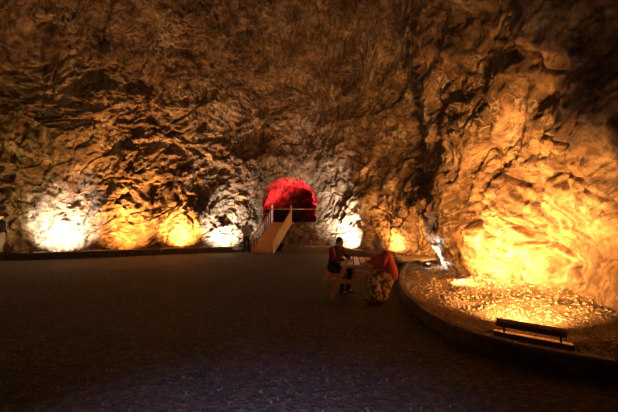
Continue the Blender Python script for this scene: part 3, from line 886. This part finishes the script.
# --- person walking away beside the stairs (local: faces +y)
def standing(loc, rotz, label, shirt, trousers, shirt_part, arms='down', H=1.0):
    t = thing('person', label, 'person', loc, rotz)
    X = Vector((1, 0, 0))
    hipL, hipR = V3(-.09, 0, .90), V3(.09, 0, .90)
    kneeL, kneeR = V3(-.10, .03, .49), V3(.09, .09, .50)
    ankL, ankR = V3(-.10, -.08, .085), V3(.09, .13, .085)
    shL, shR = V3(-.175, -.005, 1.40), V3(.175, -.005, 1.40)
    if arms == 'fold':
        elL, elR = V3(-.27, .02, 1.13), V3(.27, .0, 1.12); wrL, wrR = V3(-.12, .20, 1.07), V3(.16, .20, 1.10)
    else:
        elL, elR = V3(-.235, -.03, 1.11), V3(.235, -.05, 1.11); wrL, wrR = V3(-.24, .07, .87), V3(.24, .04, .86)
    bm = bmesh.new()
    sweep(bm, [(0, 0, .88), (0, 0, 1.0), (0, .0, 1.12), (0, .0, 1.28), (0, -.005, 1.40), (0, -.0, 1.45)], [(.15, .10), (.145, .10), (.125, .09), (.155, .105), (.15, .085), (.07, .06)], side=X)
    sweep(bm, [(0, -.01, 1.42), (0, .005, 1.50), (0, .015, 1.56)], [.06, .052, .054], side=X)
    at, m = head(bm, (0, .02, 1.62), (0, 1, 0), (0, 0, 1))
    for h_, k_, a_ in ((hipL, kneeL, ankL), (hipR, kneeR, ankR)):
        sweep(bm, [h_, (h_ + k_) / 2, k_, (k_ * .6 + a_ * .4), a_], [.085, .07, .05, .052, .036], side=X)
        sweep(bm, [a_, a_ + V3(0, .10, -.045)], [.034, .028], side=X)
    for s_, e_, w_, q in ((shL, elL, wrL, 1), (shR, elR, wrR, -1)):
        sweep(bm, [s_, (s_ + e_) / 2, e_, (e_ + w_) / 2, w_], [.05, .043, .037, .034, .025], side=X)
        hand(bm, w_, (w_ - e_), (0 if arms == 'fold' else q, 0, -.001), .5, q)
    fuse('body', bm, M_SKIN, t, .009, 2)
    eyes(at, m, t)
    bm = bmesh.new()
    ell(bm, (0, .004, 1.655), (.084, .096, .083)); ell(bm, (0, -.03, 1.61), (.078, .068, .075))
    fuse('hair', bm, M_HAIR, t, .01, 2)
    bm = bmesh.new()
    sweep(bm, [(0, 0, .93), (0, 0, 1.02), (0, 0, 1.14), (0, 0, 1.28), (0, -.005, 1.40), (0, 0, 1.455)], [(.18, .125), (.17, .12), (.155, .115), (.178, .125), (.172, .10), (.085, .07)], side=X)
    for s_, e_, w_ in ((shL, elL, wrL), (shR, elR, wrR)):
        w2 = e_ * .12 + w_ * .88
        sweep(bm, [s_, (s_ + e_) / 2, e_, (e_ + w2) / 2, w2], [.066, .058, .05, .045, .038], side=X)
    fuse(shirt_part, bm, shirt, t, .012, 3)
    bm = bmesh.new()
    sweep(bm, [(0, 0, .98), (0, 0, .90), (0, 0, .84)], [(.165, .115), (.175, .125), (.16, .12)], side=X)
    for h_, k_, a_ in ((hipL, kneeL, ankL), (hipR, kneeR, ankR)):
        a2 = a_ + V3(0, 0, .0)
        sweep(bm, [h_, (h_ + k_) / 2, k_, (k_ + a_) / 2, a2], [.098, .085, .068, .062, .058], side=X)
    fuse('trousers', bm, trousers, t, .012, 3)
    for a_ in (ankL, ankR): shoe(t, a_, (0, 1, 0))
    return t
standing((-3.50, 16.3, 0), R(-14), 'person in grey shirt and black trousers standing with their back turned left of the stairs', M_GREYSHIRT, M_BLACKCLOTH, 'shirt', 'fold')
standing((-13.74, 12.96, .30), R(-78), 'person in dark jacket and pale trousers cut off by the left edge of the photo', M_NAVY, M_PALECLOTH, 'jacket', 'down')

# --- seated people, local frame: sits facing +y, hips at origin height .46
def seated(loc, rotz, label, kind):
    t = thing('person', label, 'person', loc, rotz)
    X = Vector((1, 0, 0)); woman = kind == 'red'
    sh_w = .16 if woman else .175
    hipL, hipR = V3(-.09, 0, .55), V3(.09, 0, .55)
    kneeL, kneeR = V3(-.12, .40, .53), V3(.12, .41, .53)
    ankL, ankR = V3(-.11, .34, .085), V3(.13, .38, .085)
    if woman: kneeL, kneeR, ankL, ankR = V3(-.10, .36, .50), V3(.06, .38, .50), V3(-.12, .30, .085), V3(.02, .34, .085)
    lean = .12 if woman else .10
    shL, shR = V3(-sh_w, lean, 1.00), V3(sh_w, lean, 1.00)
    elL, elR = V3(-.24, .24, .80), V3(.24, .24, .80)
    wrL, wrR = V3(-.09, .42, .795), V3(.10, .44, .795)
    hd = V3(0, lean + .09, 1.165 if woman else 1.175)
    fw = (0.0, 1, -.12) if woman else (-.05, 1, -.15)
    bm = bmesh.new()
    sweep(bm, [(0, .0, .52), (0, .0, .62), (0, .03, .76), (0, .07, .90), (0, lean, 1.0), (0, lean + .01, 1.04)], [(.16, .12), (.15, .115), (.13, .10), (.15, .11), (.14, .085), (.07, .06)], side=X)
    sweep(bm, [(0, lean, 1.01), (0, lean + .03, 1.07), (0, lean + .06, 1.12)], [.058, .05, .052], side=X)
    at, m = head(bm, hd, fw, (0, .12, 1))
    for h_, k_, a_ in ((hipL, kneeL, ankL), (hipR, kneeR, ankR)):
        sweep(bm, [h_, (h_ + k_) / 2, k_, (k_ * .6 + a_ * .4), a_], [.085, .072, .052, .05, .036], side=X)
        sweep(bm, [a_, a_ + V3(0, .10, -.045)], [.034, .028], side=X)
    for s_, e_, w_, q in ((shL, elL, wrL, 1), (shR, elR, wrR, -1)):
        sweep(bm, [s_, (s_ + e_) / 2, e_, (e_ + w_) / 2, w_], [.05, .043, .037, .033, .025], side=X)
        hand(bm, w_, (w_ - e_).normalized() + V3(0, .3, -.05), (0, 0, -1), .35, q, .95)
    fuse('body', bm, M_SKIN, t, .009, 2)
    eyes(at, m, t)
    # upper garment
    bm = bmesh.new(); k = 1.0
    base_r = (.21, .17) if woman else (.185, .145)
    sweep(bm, [(0, -.01, .56), (0, 0, .66), (0, .03, .78), (0, .06, .90), (0, lean, 1.0), (0, lean + .015, 1.05)], [base_r, (.20, .16) if woman else (.175, .135), (.185, .145) if woman else (.165, .125), (.19, .135), (.175, .105), (.08, .07)], side=X)
    def sleeves(bm):
        for s_, e_, w_ in ((shL, elL, wrL), (shR, elR, wrR)):
            w2 = e_ * .15 + w_ * .85
            sweep(bm, [s_, (s_ + e_) / 2, e_, (e_ + w2) / 2, w2], [.072, .064, .056, .048, .04], side=X)
    if woman:
        sleeves(bm); fuse('cardigan', bm, M_RED, t, .012, 3)
        # head scarf wraps skull, cheeks, neck
        bm = bmesh.new()
        ell(bm, at(0, -.018, .028), (.094, .102, .104), m)
        ell(bm, at(0, -.03, -.05), (.085, .085, .10), m)
        sweep(bm, [at(0, -.02, -.09), at(0, -.03, -.13), (0, lean - .01, 1.02)], [(.085, .085), (.10, .10), (.13, .105)], side=X)
        fuse('headscarf', bm, M_SCARF, t, .010, 3)
        # long skirt over the legs
        bm = bmesh.new()
        sweep(bm, [(0, -.02, .56), (0, .12, .55), (0, .26, .53), (0, .35, .44), (-.02, .35, .27), (-.03, .34, .13)], [(.20, .11), (.20, .13), (.19, .125), (.185, .13), (.20, .145), (.22, .16)], side=X, n=28)
        sweep(bm, [(0, .02, .50), (0, .10, .36), (-.01, .18, .2), (-.01, .22, .13)], [(.19, .12), (.19, .14), (.2, .15), (.21, .15)], side=X, n=28)
        # folds
        for j in range(12):
            a = 2 * math.pi * j / 12
            bx, by = .205 * math.cos(a), .17 * math.sin(a)
            sweep(bm, [(bx * .7, .28 + by * .5, .42), (bx * .95, .28 + by * .95, .26), (bx * 1.05, .28 + by * 1.15, .11)], [.02, .024, .028], side=X, n=8, per=3)
        fuse('skirt', bm, M_FLORAL, t, .012, 2)
    else:
        fuse('jacket', bm, M_NAVY, t, .012, 3)
        bm = bmesh.new(); sleeves(bm)
        # two arms, one garment part
        tag(fuse('sleeves', bm, M_MAROON, t, .012, 3), 'dark red sleeves')
        bm = bmesh.new(); sweep(bm, [(0, lean + .075, 1.02), (0, .17, .93), (0, .155, .82), (0, .14, .70)], [(.035, .02), (.04, .02), (.035, .02), (.03, .02)], side=X, n=12)
        tag(fuse('shirt_front', bm, M_SHIRTW, t, .010, 2), 'pale shirt showing in the open jacket')
        bm = bmesh.new(); ell(bm, at(0, -.012, .035), (.082, .096, .088), m); ell(bm, at(0, -.045, -.01), (.075, .062, .075), m)
        fuse('hair', bm, M_HAIR, t, .010, 2)
        bm = bmesh.new()
        sweep(bm, [(0, -.01, .62), (0, 0, .54), (0, .08, .54)], [(.175, .13), (.185, .11), (.17, .10)], side=X)
        for h_, k_, a_ in ((hipL, kneeL, ankL), (hipR, kneeR, ankR)):
            sweep(bm, [h_, (h_ + k_) / 2, k_, (k_ + a_) / 2, a_], [.10, .088, .072, .064, .06], side=X)
        fuse('trousers', bm, M_BLACKCLOTH, t, .012, 3)
    shoe(t, ankL, (-.1, 1, 0)); shoe(t, ankR, (.1, 1, 0))
    return t
seated((.60, 7.05, 0), R(-138), 'person in navy jacket with dark red sleeves at left side of picnic table', 'navy')
seated((1.66, 6.10, 0), R(98), 'person in beige headscarf, red cardigan and flowered skirt at the picnic table', 'red')

# ------------------------------------------------------------------ world & view
w = bpy.data.worlds.new('World'); SC.world = w; w.use_nodes = True
w.node_tree.nodes['Background'].inputs['Color'].default_value = (0, 0, 0, 1)
w.node_tree.nodes['Background'].inputs['Strength'].default_value = 0
SC.view_settings.view_transform = 'Standard'; SC.view_settings.look = 'None'
SC.view_settings.exposure = 0.0; SC.view_settings.gamma = 1.0
SC.view_settings.use_curve_mapping = False
SC.cycles.use_denoising = True
SC.cycles.max_bounces = 6; SC.cycles.diffuse_bounces = 4
SC.cycles.sample_clamp_indirect = 8
